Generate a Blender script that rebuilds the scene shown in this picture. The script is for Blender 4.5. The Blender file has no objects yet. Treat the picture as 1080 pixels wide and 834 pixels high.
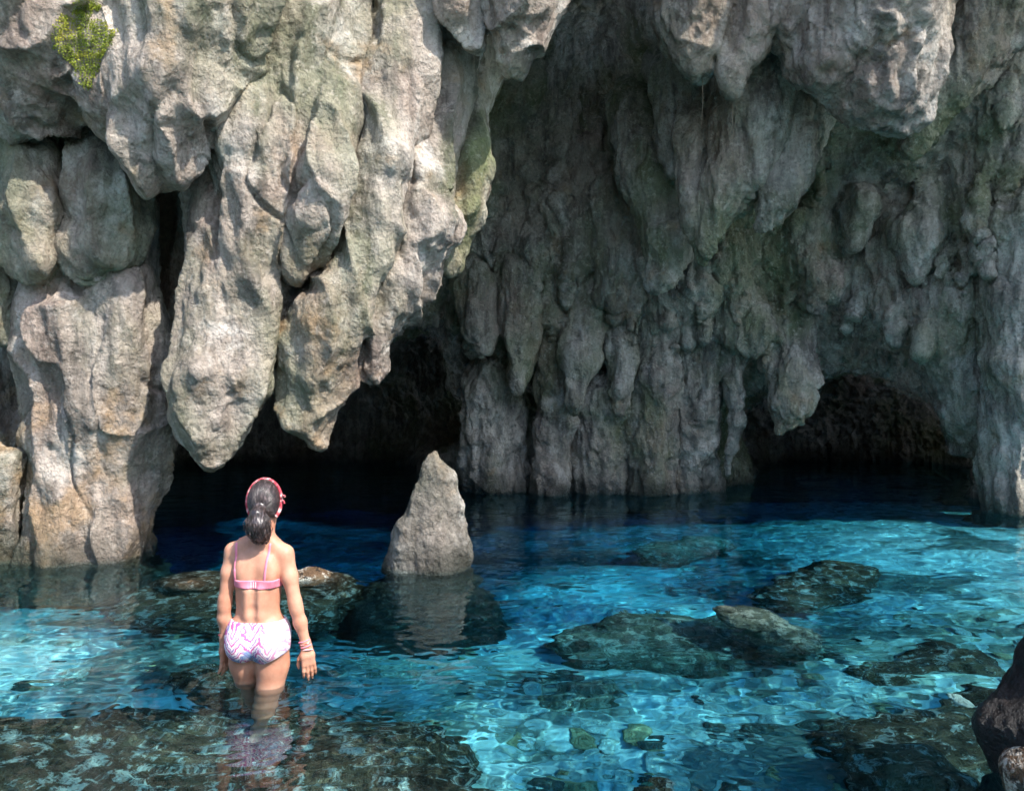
import bpy, math, random
import numpy as np

rng = np.random.default_rng(7)
random.seed(7)
scene = bpy.context.scene
COL = scene.collection
WATER_COL, WATER_DEN = (.03, .775, .935, 1), 1.3
CAM_H, F, CX, CY = 1.39, 832.0, 540.0, 417.0      # eye height over the water, focal length in photo pixels


def P(px, py, D):
    """Point seen at a photo pixel when it stands D metres in front of the lens."""
    return np.array([(px - CX) / F * D, D, CAM_H + (CY - py) / F * D])


def PW(px, py, depth):
    """Point under water (depth below the surface) seen at a photo pixel."""
    r = np.array([(px - CX) / F, 1.0, (CY - py) / F])
    t = CAM_H / -r[2]
    hit = r * t
    h = r[:2] / np.linalg.norm(r[:2])
    si = np.linalg.norm(r[:2]) / np.linalg.norm(r)
    st = si / 1.33
    k = depth * st / math.sqrt(1 - st * st)
    return np.array([hit[0] + h[0] * k, hit[1] + h[1] * k, -depth])


# ------------------------------------------------------------------ noise
def _hash(ix, iy, iz, seed):
    h = (ix * 374761393 + iy * 668265263 + iz * 2147483647 + seed * 974634533) & 0xFFFFFFFF
    h = ((h ^ (h >> 13)) * 1274126177) & 0xFFFFFFFF
    return (h ^ (h >> 16)) & 0xFFFFFFFF


_G = rng.normal(size=(256, 3))
_G /= np.linalg.norm(_G, axis=1)[:, None]
_G = _G.astype(np.float32)


def perlin(p, seed=0):
    p = np.asarray(p, np.float32)
    i = np.floor(p).astype(np.int64)
    f = (p - i).astype(np.float32)
    u = f * f * f * (f * (f * 6 - 15) + 10)
    out = np.zeros(len(p), np.float32)
    for dx in (0, 1):
        wx = u[:, 0] if dx else 1 - u[:, 0]
        for dy in (0, 1):
            wy = u[:, 1] if dy else 1 - u[:, 1]
            for dz in (0, 1):
                wz = u[:, 2] if dz else 1 - u[:, 2]
                g = _G[_hash(i[:, 0] + dx, i[:, 1] + dy, i[:, 2] + dz, seed) & 255]
                out += wx * wy * wz * (g[:, 0] * (f[:, 0] - dx) + g[:, 1] * (f[:, 1] - dy) + g[:, 2] * (f[:, 2] - dz))
    return out * 1.5


def fbm(p, octaves=4, seed=0, ridge=False, gain=.5):
    s, a, t = np.zeros(len(p), np.float32), 1.0, 0.0
    q = np.asarray(p, np.float32)
    for o in range(octaves):
        n = perlin(q, seed + o)
        if ridge:
            n = 1 - 2 * np.abs(n)
        s += a * n
        t += a
        a *= gain
        q = q * 2.03 + 17.3
    return s / t


def cells(p, seed=0):
    """Distance to the nearest jittered point (worley)."""
    p = np.asarray(p, np.float32)
    i = np.floor(p).astype(np.int64)
    best = np.full(len(p), 9.0, np.float32)
    for dx in (-1, 0, 1):
        for dy in (-1, 0, 1):
            for dz in (-1, 0, 1):
                c = i + np.array([dx, dy, dz])
                h = _hash(c[:, 0], c[:, 1], c[:, 2], seed)
                j = np.stack([h & 255, (h >> 8) & 255, (h >> 16) & 255], 1) / 255.0
                d = ((c + j - p) ** 2).sum(1)
                best = np.minimum(best, d)
    return np.sqrt(best)


# ------------------------------------------------------------------ implicit solids -> mesh
class Field:
    def __init__(self, lo, hi, h, warp=None):
        self.lo, self.h = np.array(lo, np.float32), h
        self.n = np.maximum(2, np.ceil((np.array(hi) - np.array(lo)) / h).astype(int) + 1)
        self.f = np.full(self.n, 1.0, np.float32)
        self.raw = np.full(self.n, 1.0, np.float32)
        self.raw2 = np.full(self.n, 1.0, np.float32) if h > .035 else None
        self.id = np.zeros(self.n, np.uint8)
        self.ax = [self.lo[k] + np.arange(self.n[k], dtype=np.float32) * h for k in range(3)]
        self.warp = None
        if warp:
            amp, freq, seed = warp
            m = 4                                           # the warp is smooth: sample it coarsely
            cs = [a[::m] for a in self.ax]
            g = np.stack(np.meshgrid(*cs, indexing='ij'), -1).reshape(-1, 3)
            w = []
            for k in range(3):
                q = (fbm(g * freq + 31.7 * k, 2, seed + 5 * k) * amp).reshape([len(c) for c in cs])
                for a in range(3):
                    x = np.arange(self.n[a]) / m
                    i0 = np.minimum(x.astype(int), q.shape[a] - 1)
                    i1 = np.minimum(i0 + 1, q.shape[a] - 1)
                    t = (x - i0).astype(np.float32).reshape([-1 if b == a else 1 for b in range(3)])
                    q = np.take(q, i0, a) * (1 - t) + np.take(q, i1, a) * t
                w.append(q.astype(np.float32))
            self.warp = w

    def sl(self, lo, hi):
        a = np.clip(np.floor((np.array(lo) - self.lo) / self.h).astype(int), 0, self.n)
        b = np.clip(np.ceil((np.array(hi) - self.lo) / self.h).astype(int) + 1, 0, self.n)
        return tuple(slice(int(x), int(max(x, y))) for x, y in zip(a, b))

    def grid(self, s):
        g = [self.ax[0][s[0]][:, None, None], self.ax[1][s[1]][None, :, None], self.ax[2][s[2]][None, None, :]]
        if self.warp:
            g = [g[k] + self.warp[k][s] for k in range(3)]
        return g

    def merge(self, s, d, k, idn=None, sub=False):
        f = self.f[s]
        if f.size == 0:
            return
        if sub:
            d = -d
            h = np.clip(.5 - .5 * (d - f) / k, 0, 1)
            self.f[s] = d + (f - d) * h + k * h * (1 - h)
            return
        h = np.clip(.5 + .5 * (d - f) / k, 0, 1)
        self.f[s] = d + (f - d) * h - k * h * (1 - h)
        if idn is not None:
            r = self.raw[s]
            m = d < r
            if self.raw2 is not None:
                other = self.id[s] != idn
                r2 = self.raw2[s]
                self.raw2[s] = np.where(other, np.where(m, r, np.minimum(r2, d)), r2)
            self.raw[s] = np.where(m, d, r)
            self.id[s] = np.where(m, idn, self.id[s]).astype(np.uint8)

    def chain(self, pts, k=.1, idn=None, sub=False, scale=(1, 1, 1)):
        """pts: (x, y, z, r) joints of a tapering limb."""
        pts = [np.asarray(p, np.float32) for p in pts]
        if len(pts) == 1:
            pts = pts * 2
        sc = np.array(scale, np.float32)
        for a, b in zip(pts[:-1], pts[1:]):
            m = max(a[3], b[3]) / sc.min() + 2.5 * k + .3 * (self.h > .02)
            lo, hi = np.minimum(a[:3], b[:3]) - m, np.maximum(a[:3], b[:3]) + m
            s = self.sl(lo, hi)
            x, y, z = self.grid(s)
            ba = (b[:3] - a[:3]) * sc
            L = float(ba @ ba) + 1e-9
            X, Y, Z = (x - a[0]) * sc[0], (y - a[1]) * sc[1], (z - a[2]) * sc[2]
            t = np.clip((X * ba[0] + Y * ba[1] + Z * ba[2]) / L, 0, 1)
            d = np.sqrt((X - t * ba[0]) ** 2 + (Y - t * ba[1]) ** 2 + (Z - t * ba[2]) ** 2) - (a[3] + (b[3] - a[3]) * t)
            self.merge(s, d, k, idn, sub)

    def ell(self, c, r, k=.03, idn=None, sub=False):
        r = np.array(r, np.float32)
        m = r.max() + 2.5 * k
        s = self.sl(np.array(c) - m, np.array(c) + m)
        x, y, z = self.grid(s)
        q = np.sqrt(((x - c[0]) / r[0]) ** 2 + ((y - c[1]) / r[1]) ** 2 + ((z - c[2]) / r[2]) ** 2)
        self.merge(s, (q - 1) * r.min(), k, idn, sub)

    def mesh(self):
        f = self.f
        neg = f < 0
        sl = [(slice(0, -1), slice(1, None))[b] for b in (0, 1)]
        cnt = np.zeros(np.array(f.shape) - 1, np.uint8)
        for c in range(8):
            cnt += neg[sl[c & 1], sl[c >> 1 & 1], sl[c >> 2 & 1]]
        act = np.argwhere((cnt > 0) & (cnt < 8))
        idx = np.full(cnt.shape, -1, np.int32)
        idx[act[:, 0], act[:, 1], act[:, 2]] = np.arange(len(act))
        corners = [np.array([c & 1, c >> 1 & 1, c >> 2 & 1]) for c in range(8)]
        val = [f[act[:, 0] + c[0], act[:, 1] + c[1], act[:, 2] + c[2]] for c in corners]
        acc, num = np.zeros((len(act), 3), np.float32), np.zeros(len(act), np.float32)
        for a in range(8):
            for b in range(a + 1, 8):
                if bin(a ^ b).count('1') != 1:
                    continue
                m = (val[a] < 0) != (val[b] < 0)
                t = np.where(m, val[a] / np.where(m, val[a] - val[b], 1), 0)[:, None]
                acc += np.where(m[:, None], corners[a] + t * (corners[b] - corners[a]), 0)
                num += m
        V = self.lo + (act + acc / num[:, None]) * self.h
        quads = []
        for ax in range(3):
            o = [0, 0, 0]
            o[ax] = 1
            A = neg[:-1 if o[0] else None, :-1 if o[1] else None, :-1 if o[2] else None]
            B = neg[o[0]:, o[1]:, o[2]:]
            e = np.argwhere(A != B)
            b1, b2 = (ax + 1) % 3, (ax + 2) % 3
            ok = (e[:, b1] > 0) & (e[:, b2] > 0) & (e[:, b1] < cnt.shape[b1]) & (e[:, b2] < cnt.shape[b2])
            e = e[ok]
            flip = ~neg[e[:, 0], e[:, 1], e[:, 2]]
            q = []
            for d1, d2 in ((0, 0), (1, 0), (1, 1), (0, 1)):
                c = e.copy()
                c[:, b1] -= 1 - d1
                c[:, b2] -= 1 - d2
                q.append(idx[c[:, 0], c[:, 1], c[:, 2]])
            q = np.stack(q, 1)
            q[flip] = q[flip][:, ::-1]
            quads.append(q)
        Q = np.concatenate(quads)
        fid = self.id[act[:, 0], act[:, 1], act[:, 2]][Q[:, 0]]
        return V.astype(np.float32), Q, fid


def make_mesh(name, V, Q, smooth=True):
    me = bpy.data.meshes.new(name)
    n = Q.shape[1]
    me.vertices.add(len(V))
    me.vertices.foreach_set('co', np.ascontiguousarray(V, np.float32).ravel())
    me.loops.add(Q.size)
    me.loops.foreach_set('vertex_index', np.ascontiguousarray(Q, np.int32).ravel())
    me.polygons.add(len(Q))
    me.polygons.foreach_set('loop_start', np.arange(0, Q.size, n, dtype=np.int32))
    me.update(calc_edges=True)
    if smooth:
        me.shade_smooth()
    return me


def normals(V, Q):
    N = np.zeros_like(V)
    a, b, c, d = (V[Q[:, k]] for k in (0, 1, 2, Q.shape[1] - 1))
    fn = np.cross(V[Q[:, 2]] - a, V[Q[:, -1]] - b)
    for k in range(Q.shape[1]):
        for x in (0, 1, 2):
            N[:, x] += np.bincount(Q[:, k], fn[:, x], len(V))
    return N / (np.linalg.norm(N, axis=1)[:, None] + 1e-9)


def smooth(V, Q, lam=.5):
    S, n = np.zeros_like(V), np.zeros(len(V), np.float32)
    k = Q.shape[1]
    for i in range(k):
        for x in (0, 1, 2):
            S[:, x] += np.bincount(Q[:, i], V[Q[:, (i + 1) % k], x], len(V))
        n += np.bincount(Q[:, i], minlength=len(V))
    return V + (S / np.maximum(n, 1)[:, None] - V) * lam


def subdivide(V, Q, fid):
    """A finer, slightly smoothed cage with the ids carried along."""
    nV = len(V)
    V = smooth(V, Q, .5)
    E = np.stack([Q, np.roll(Q, -1, 1)], -1).reshape(-1, 2).astype(np.int64)
    key = E.min(1) * nV + E.max(1)
    u, inv = np.unique(key, return_inverse=True)
    mid = (V[u // nV] + V[u % nV]) * .5
    cen = V[Q].mean(1)
    e = inv.reshape(-1, 4) + nV
    c = np.arange(len(Q)) + nV + len(u)
    Q2 = np.stack([np.stack([Q[:, i], e[:, i], c, e[:, i - 1]], 1) for i in range(4)], 1).reshape(-1, 4)
    V2 = np.concatenate([V, mid, cen]).astype(np.float32)
    return smooth(V2, Q2, .5), Q2.astype(np.int32), np.repeat(fid, 4)


def link(name, me, m=None, parent=None):
    o = bpy.data.objects.new(name, me)
    COL.objects.link(o)
    if m is not None:
        me.materials.append(m)
    if parent is not None:
        o.parent = parent
    return o


def tag(o, label=None, cat=None, group=None, kind=None):
    for k, v in (('label', label), ('category', cat), ('group', group), ('kind', kind)):
        if v:
            o[k] = v
    return o


def receiver(o):
    o.cycles.is_caustics_receiver = True
    return o


# ------------------------------------------------------------------ materials
def lin(r, g, b):
    return tuple(((c / 255 + .055) / 1.055) ** 2.4 if c > 10 else c / 255 / 12.92 for c in (r, g, b)) + (1,)


class NT:
    def __init__(self, name):
        self.m = bpy.data.materials.new(name)
        self.m.use_nodes = True
        self.t = self.m.node_tree
        self.b = self.t.nodes['Principled BSDF']
        self.pos = self.t.nodes.new('ShaderNodeNewGeometry').outputs['Position']

    def n(self, typ, **kw):
        nd = self.t.nodes.new('ShaderNode' + typ)
        for k, v in kw.items():
            if k.startswith('i_'):
                self.set(nd.inputs[k[2:].replace('_', ' ')], v)
            else:
                setattr(nd, k, v)
        return nd

    def set(self, sock, v):
        if isinstance(v, bpy.types.NodeSocket):
            self.t.links.new(v, sock)
        else:
            sock.default_value = v

    def obj(self):
        self.pos = self.n('TexCoord').outputs['Object']
        return self

    def map(self, scale=(1, 1, 1), loc=(0, 0, 0)):
        m = self.n('Mapping', i_Scale=scale, i_Location=loc)
        self.t.links.new(self.pos, m.inputs['Vector'])
        return m.outputs[0]

    def noise(self, scale, detail=4, vec=None, rough=.55, dist=0):
        return self.n('TexNoise', i_Vector=vec or self.pos, i_Scale=scale, i_Detail=detail, i_Roughness=rough, i_Distortion=dist).outputs['Fac']

    def voro(self, scale, vec=None, feature='F1', rnd=1.0):
        return self.n('TexVoronoi', feature=feature, i_Vector=vec or self.pos, i_Scale=scale, i_Randomness=rnd).outputs['Distance']

    def ramp(self, fac, stops, interp='LINEAR'):
        r = self.n('ValToRGB', i_Fac=fac)
        r.color_ramp.interpolation = interp
        e = r.color_ramp.elements
        while len(e) < len(stops):
            e.new(.5)
        for x, (p, c) in zip(e, stops):
            x.position = p
            x.color = c if not isinstance(c, (int, float)) else (c, c, c, 1)
        return r.outputs[0]

    def mix(self, fac, a, b, mode='MIX'):
        m = self.n('Mix', data_type='RGBA', blend_type=mode)
        self.set(m.inputs[0], fac)
        self.set(m.inputs[6], a)
        self.set(m.inputs[7], b)
        return m.outputs[2]

    def math(self, op, a, b=0.0):
        m = self.n('Math', operation=op)
        self.set(m.inputs[0], a)
        self.set(m.inputs[1], b)
        return m.outputs[0]

    def bump(self, h, dist, strength=1.0, prev=None):
        b = self.n('Bump', i_Height=h, i_Distance=dist, i_Strength=strength)
        if prev is not None:
            self.t.links.new(prev, b.inputs['Normal'])
        return b.outputs[0]

    def done(self, col=None, rough=None, normal=None, spec=None):
        if col is not None:
            self.set(self.b.inputs['Base Color'], col)
        if rough is not None:
            self.set(self.b.inputs['Roughness'], rough)
        if normal is not None:
            self.t.links.new(normal, self.b.inputs['Normal'])
        if spec is not None:
            self.b.inputs['Specular IOR Level'].default_value = spec
        return self.m


def rock_mat(name, dark, mid, light, green=.5, warm=.4, bump=1.0, grain=1.0, wet=True, tips=False, blotch=.7):
    t = NT(name)
    big = t.noise(.9, 6)
    col = t.ramp(big, [(.28, dark), (.5, mid), (.72, light)])
    # mineral streaks running down the stone
    st = t.noise(1.0, 5, t.map((5, 5, .55)), .6, .4)
    col = t.mix(t.ramp(st, [(.36, .8), (.54, 0)]), col, t.mix(.6, dark, (.05, .05, .045, 1)))
    blot = t.noise(1.6, 5, t.map((1, 1, .6), (3, 5, 17)), .62)
    col = t.mix(t.ramp(blot, [(.34, blotch), (.46, 0)]), col, (.09, .088, .08, 1))
    col = t.mix(t.ramp(t.noise(2.1, 5, t.map((1, 1, .8), (23, 5, 1)), .65), [(.55, 0), (.66, .7)]), col, t.mix(.55, light, (.72, .69, .62, 1)))
    col = t.mix(t.ramp(t.noise(1.0, 4, t.map((7, 7, .8), (9, 2, 4))), [(.52, 0), (.72, .55)]), col, light)
    # algae and iron tints
    g = t.ramp(t.noise(.75, 5, t.map((1, 1, .7), (4, 8, 1)), .6), [(.46, 0), (.6, green)])
    col = t.mix(g, col, t.mix(t.noise(6, 4), lin(74, 92, 52), lin(128, 134, 92)))
    w = t.ramp(t.noise(1.1, 5, t.map((1, 1, .6), (14, 3, 7)), .6), [(.5, 0), (.68, warm)])
    col = t.mix(w, col, lin(150, 120, 104))
    on = t.noise(2.3, 5, t.map((1, 1, 1), (1, 13, 7)), .6)
    if tips:                                                 # iron stain gathers on the lowest tips
        tz = t.n('MapRange', i_Value=t.n('SeparateXYZ', i_Vector=t.pos).outputs[2])
        for k_, v_ in ((1, .5), (2, 1.9), (3, .13), (4, 0)):
            tz.inputs[k_].default_value = v_
        on = t.math('ADD', on, tz.outputs[0])
    o = t.ramp(on, [(.60, 0), (.72, min(1, warm * 1.2))])
    col = t.mix(o, col, t.mix(t.noise(7, 4), lin(122, 90, 60), lin(188, 158, 114)))
    # speckle, small pits with dirt, pale crust
    col = t.mix(t.ramp(t.noise(28, 4, None, .75), [(.32, .5), (.5, 0)]), col, t.mix(.5, dark, (.03, .03, .028, 1)))
    col = t.mix(t.ramp(t.noise(14, 4, None, .75), [(.54, 0), (.72, .5)]), col, light)
    if wet:                                                  # the splash line just over the water
        z = t.n('SeparateXYZ', i_Vector=t.pos).outputs[2]
        zz = t.math('ADD', z, t.math('MULTIPLY', t.noise(2.5, 4), .6))
        wf = t.ramp(zz, [(.3, 1.0), (.62, 0)])
        col = t.mix(t.math('MULTIPLY', wf, .85), col, (.030, .033, .024, 1))
        rough = t.mix(wf, (.85, .85, .85, 1), (.5, .5, .5, 1))
    else:
        rough = .85
    n1 = t.bump(t.noise(5, 6, t.map((1, 1, .75)), .66), .10 * bump, .9)
    n2 = t.bump(t.noise(19, 5, None, .72), .04 * bump, .9, n1)
    n3 = t.bump(t.voro(34 * grain, t.map((1, 1, .8))), .012 * bump, .8, n2)
    n4 = t.bump(t.noise(95 * grain, 3, None, .7), .006 * bump, .9, n3)
    return t.done(col, rough, n4, .25)


M = {}
M['near'] = rock_mat('weathered_limestone', lin(112, 103, 93), lin(160, 147, 133), lin(208, 195, 181), .5, .5, tips=True, blotch=.7)
M['near_green'] = rock_mat('algae_limestone', lin(98, 98, 82), lin(138, 137, 116), lin(178, 174, 154), .95, .4)
M['far'] = rock_mat('far_limestone', lin(104, 100, 90), lin(166, 159, 144), lin(210, 201, 184), .7, .4, 1.35)  # the far wall's own weathered colour
M['slab'] = rock_mat('popcorn_limestone', lin(124, 112, 100), lin(164, 153, 140), lin(200, 190, 178), .2, .45, 1.3, .7)
M['stalagmite'] = rock_mat('stalagmite_limestone', lin(96, 90, 82), lin(138, 130, 119), lin(176, 168, 155), .25, .3, 1.4)


def pool_mat():
    t = NT('pale_pool_bed')
    wob = t.n('TexNoise', i_Vector=t.pos, i_Scale=2.6, i_Detail=4).outputs['Color']
    va_ = t.n('VectorMath', operation='MULTIPLY_ADD')
    t.set(va_.inputs[0], wob)
    va_.inputs[1].default_value = (.5, .5, .5)
    t.set(va_.inputs[2], t.pos)
    wv = va_.outputs[0]
    col = t.ramp(t.noise(1.1, 6, None, .6), [(.34, lin(128, 126, 104)), (.48, lin(196, 192, 168)), (.6, lin(244, 241, 226))])
    v1 = t.n('TexVoronoi', i_Vector=wv, i_Scale=4.2).outputs['Color']
    v2 = t.n('TexVoronoi', i_Vector=wv, i_Scale=10.5).outputs['Color']
    col = t.mix(.55, col, t.ramp(v1, [(.15, lin(96, 104, 86)), (.38, lin(206, 200, 172)), (.6, lin(246, 242, 226)), (.85, lin(160, 140, 96))]))
    col = t.mix(t.ramp(t.noise(1.7, 4), [(.38, .1), (.58, .75)]), col, t.ramp(v2, [(.2, lin(62, 66, 54)), (.42, lin(160, 152, 124)), (.66, lin(246, 242, 228)), (.85, lin(120, 106, 76))]))
    def spot(c, r0, r1):                                     # 1 inside a patch, 0 outside
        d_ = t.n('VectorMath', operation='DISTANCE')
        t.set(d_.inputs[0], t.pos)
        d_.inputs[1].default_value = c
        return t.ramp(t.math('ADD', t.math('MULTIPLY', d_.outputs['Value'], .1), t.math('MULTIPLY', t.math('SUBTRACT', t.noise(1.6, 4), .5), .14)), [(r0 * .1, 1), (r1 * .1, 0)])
    for c_, r0, r1 in (((-3.4, 5.1, -.8), .8, 1.7), ((.9, 3.9, -1), .3, 1.1), ((4.2, 8.2, -1), .8, 2.6), ((.6, 6.9, -1.7), .7, 2.0)):     # clean sand and gravel
        col = t.mix(t.math('MULTIPLY', spot(c_, r0, r1), .55), col, lin(246, 243, 230))
    col = t.mix(t.math('MULTIPLY', spot((-2, 13, -4), 2.6, 4.6), .85), col, lin(70, 84, 84))                # shade of the cave mouth, put into the bed colour
    p = t.ramp(t.noise(.8, 5, t.map((1, 1, 1), (7, 7, 7)), .6), [(.54, 0), (.59, .8)])
    col = t.mix(p, col, lin(62, 70, 60))
    n = t.bump(t.voro(10.5, wv), .03, .7)
    n = t.bump(t.noise(22, 6), .02, .8, n)
    return t.done(col, .8, n, .2)


def stone_mat(name, a, b, c):
    t = NT(name).obj()
    col = t.ramp(t.noise(2.2, 6, None, .6), [(.3, a), (.5, b), (.72, c)])
    return t.done(col, .75, t.bump(t.noise(7, 7), .06, .7), .25)


def dark_rock_mat():
    t = NT('dark_submerged_rock')
    col = t.ramp(t.noise(2.2, 5, None, .65), [(.3, lin(44, 32, 22)), (.5, lin(86, 64, 44)), (.7, lin(130, 106, 80))])
    col = t.mix(t.ramp(t.noise(10, 4, None, .75), [(.52, 0), (.6, .9)]), col, lin(196, 186, 170))
    col = t.mix(t.ramp(t.noise(17, 4, None, .75), [(.55, 0), (.62, .85)]), col, lin(30, 28, 24))
    n = t.bump(t.noise(9, 6, None, .7), .07, 1)
    n = t.bump(t.noise(40, 3, None, .7), .02, 1, n)
    return t.done(col, .7, n, .3)


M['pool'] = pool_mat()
M['dark_rock'] = dark_rock_mat()
t = NT('shade_black_rock')
M['black_rock'] = t.done(t.ramp(t.noise(4, 8, None, .65), [(.3, lin(12, 10, 10)), (.55, lin(28, 24, 23)), (.75, lin(66, 58, 54))]), .4, t.bump(t.noise(12, 9, None, .65), .06, 1), .4)  # black stands for the boulder's shaded side, put into its colour
t = NT('algae_covered_rock')
c_ = t.ramp(t.noise(2.4, 5, None, .65), [(.3, lin(58, 60, 50)), (.5, lin(98, 100, 84)), (.72, lin(142, 138, 116))])
c_ = t.mix(t.ramp(t.noise(8, 4, None, .75), [(.5, 0), (.6, .8)]), c_, lin(196, 190, 168))
c_ = t.mix(t.ramp(t.noise(14, 4, None, .75), [(.56, 0), (.62, .8)]), c_, lin(40, 42, 36))
M['algae_rock'] = t.done(c_, .75, t.bump(t.noise(10, 6, None, .7), .08, 1), .2)
M['pale_stone'] = stone_mat('pale_stone', lin(176, 170, 150), lin(214, 208, 188), lin(238, 234, 220))
M['tan_stone'] = stone_mat('tan_stone', lin(120, 106, 76), lin(176, 154, 112), lin(206, 188, 146))
M['grey_stone'] = stone_mat('grey_stone', lin(40, 48, 46), lin(78, 84, 76), lin(110, 112, 100))


# ------------------------------------------------------------------ cave rock
def rock_finish(field, seed, fine=1.0, flute=1.0, groove=.06, erode=0, scal=.085, fold=.04):
    field.f += (groove * np.exp(-((field.raw2 - field.raw) / .07) ** 2) * (field.raw < .3)).astype(np.float32)
    V, Q, fid = field.mesh()
    V, Q, fid = subdivide(V, Q, fid)
    N = normals(V, Q)
    d = .10 * fine * fbm(V * np.array([1.5, 1.5, 1.1]), 3, seed)
    fw = V + .10 * np.stack([perlin(V * 1.4, 75), perlin(V * 1.4, 76), perlin(V * 1.4, 77)], 1)
    d += .050 * flute * fbm(fw * np.array([3.4, 3.4, .55]), 3, seed + 20, True)
    rg = 1 - np.abs(perlin(fw * np.array([2.7, 2.7, .42]) + 3, seed + 24)) * 2
    d += fold * (np.clip(rg, -.6, 1) ** 3 - .1)
    d += .024 * fine * fbm(V * np.array([5., 5., 3.0]), 4, seed + 40)
    if erode:
        wall = np.zeros(len(V), np.float32)
        wall[Q[fid == (1 if seed == 300 else 99)].ravel()] = 1
        wall = smooth(np.stack([wall] * 3, 1), Q, .8)[:, 0]
        d += erode * wall * (fbm(V * np.array([1.9, 1.9, 1.5]), 4, seed + 90, True) - .45) + erode * (.25 + .5 * wall) * (fbm(V * np.array([6., 6., 3.5]), 3, seed + 95, True) - .45)
        d += .45 * erode * (fbm(V * np.array([7.5, 7.5, .9]), 3, seed + 99, True) - .4)
    d -= .026 * fine * np.clip(fbm(V * np.array([4.2, 4.2, 2.2]), 3, seed + 60, True) - .45, 0, 1) * 2.2
    d += .016 * fine * fbm(V * 13., 3, seed + 80)
    wv = V + .12 * np.stack([perlin(V * 2.1, 70), perlin(V * 2.1, 71), perlin(V * 2.1, 72)], 1)
    d += scal * fine * (cells(wv * np.array([2.3, 2.3, 1.5]), seed + 5) - .45)                       # scallops with sharp ribs
    d += .022 * fine * (cells(wv * np.array([7.5, 7.5, 3.2]), seed + 6) - .45)
    ms = np.clip(.5 + 1.6 * perlin(V * .9, seed + 7), 0, 1)
    d += .030 * fine * ms * (fbm(wv * np.array([8., 8., .8]), 2, seed + 8, True) - .4)               # drip flutes
    cr = 1 - np.abs(perlin(wv * np.array([1.5, 1.5, .6]) + 5, seed + 9)) * 2
    d -= .06 * np.clip((cr - .9) / .1, 0, 1) * np.clip(.4 + 2 * perlin(V * 1.3, seed + 10), 0, 1)     # cracks
    V = V + N * d[:, None]
    return V, Q, fid


def split(V, Q, fid, table):
    """One object per id, with the normals of the whole surface kept over the joints."""
    N = normals(V, Q)
    out = {}
    for i, (name, m, label, cat, group, kind) in table.items():
        q = Q[fid == i]
        if not len(q):
            print('EMPTY', i, name, label)
            continue
        u, inv = np.unique(q, return_inverse=True)
        me = make_mesh(name, V[u], inv.reshape(-1, 4))
        me.normals_split_custom_set_from_vertices(N[u].tolist())
        out[i] = tag(receiver(link(name, me, m)), label, cat, group, kind)
    return out


def pix(pts):
    return [(*P(x, y, D), r * D / F) for x, y, D, r in pts]


STAL = 'stalactites hanging from the cave roof'
near = Field((-6.4, 4.5, -1.3), (.9, 9.3, 6.6), .04, (.10, 1.0, 3))
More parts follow.
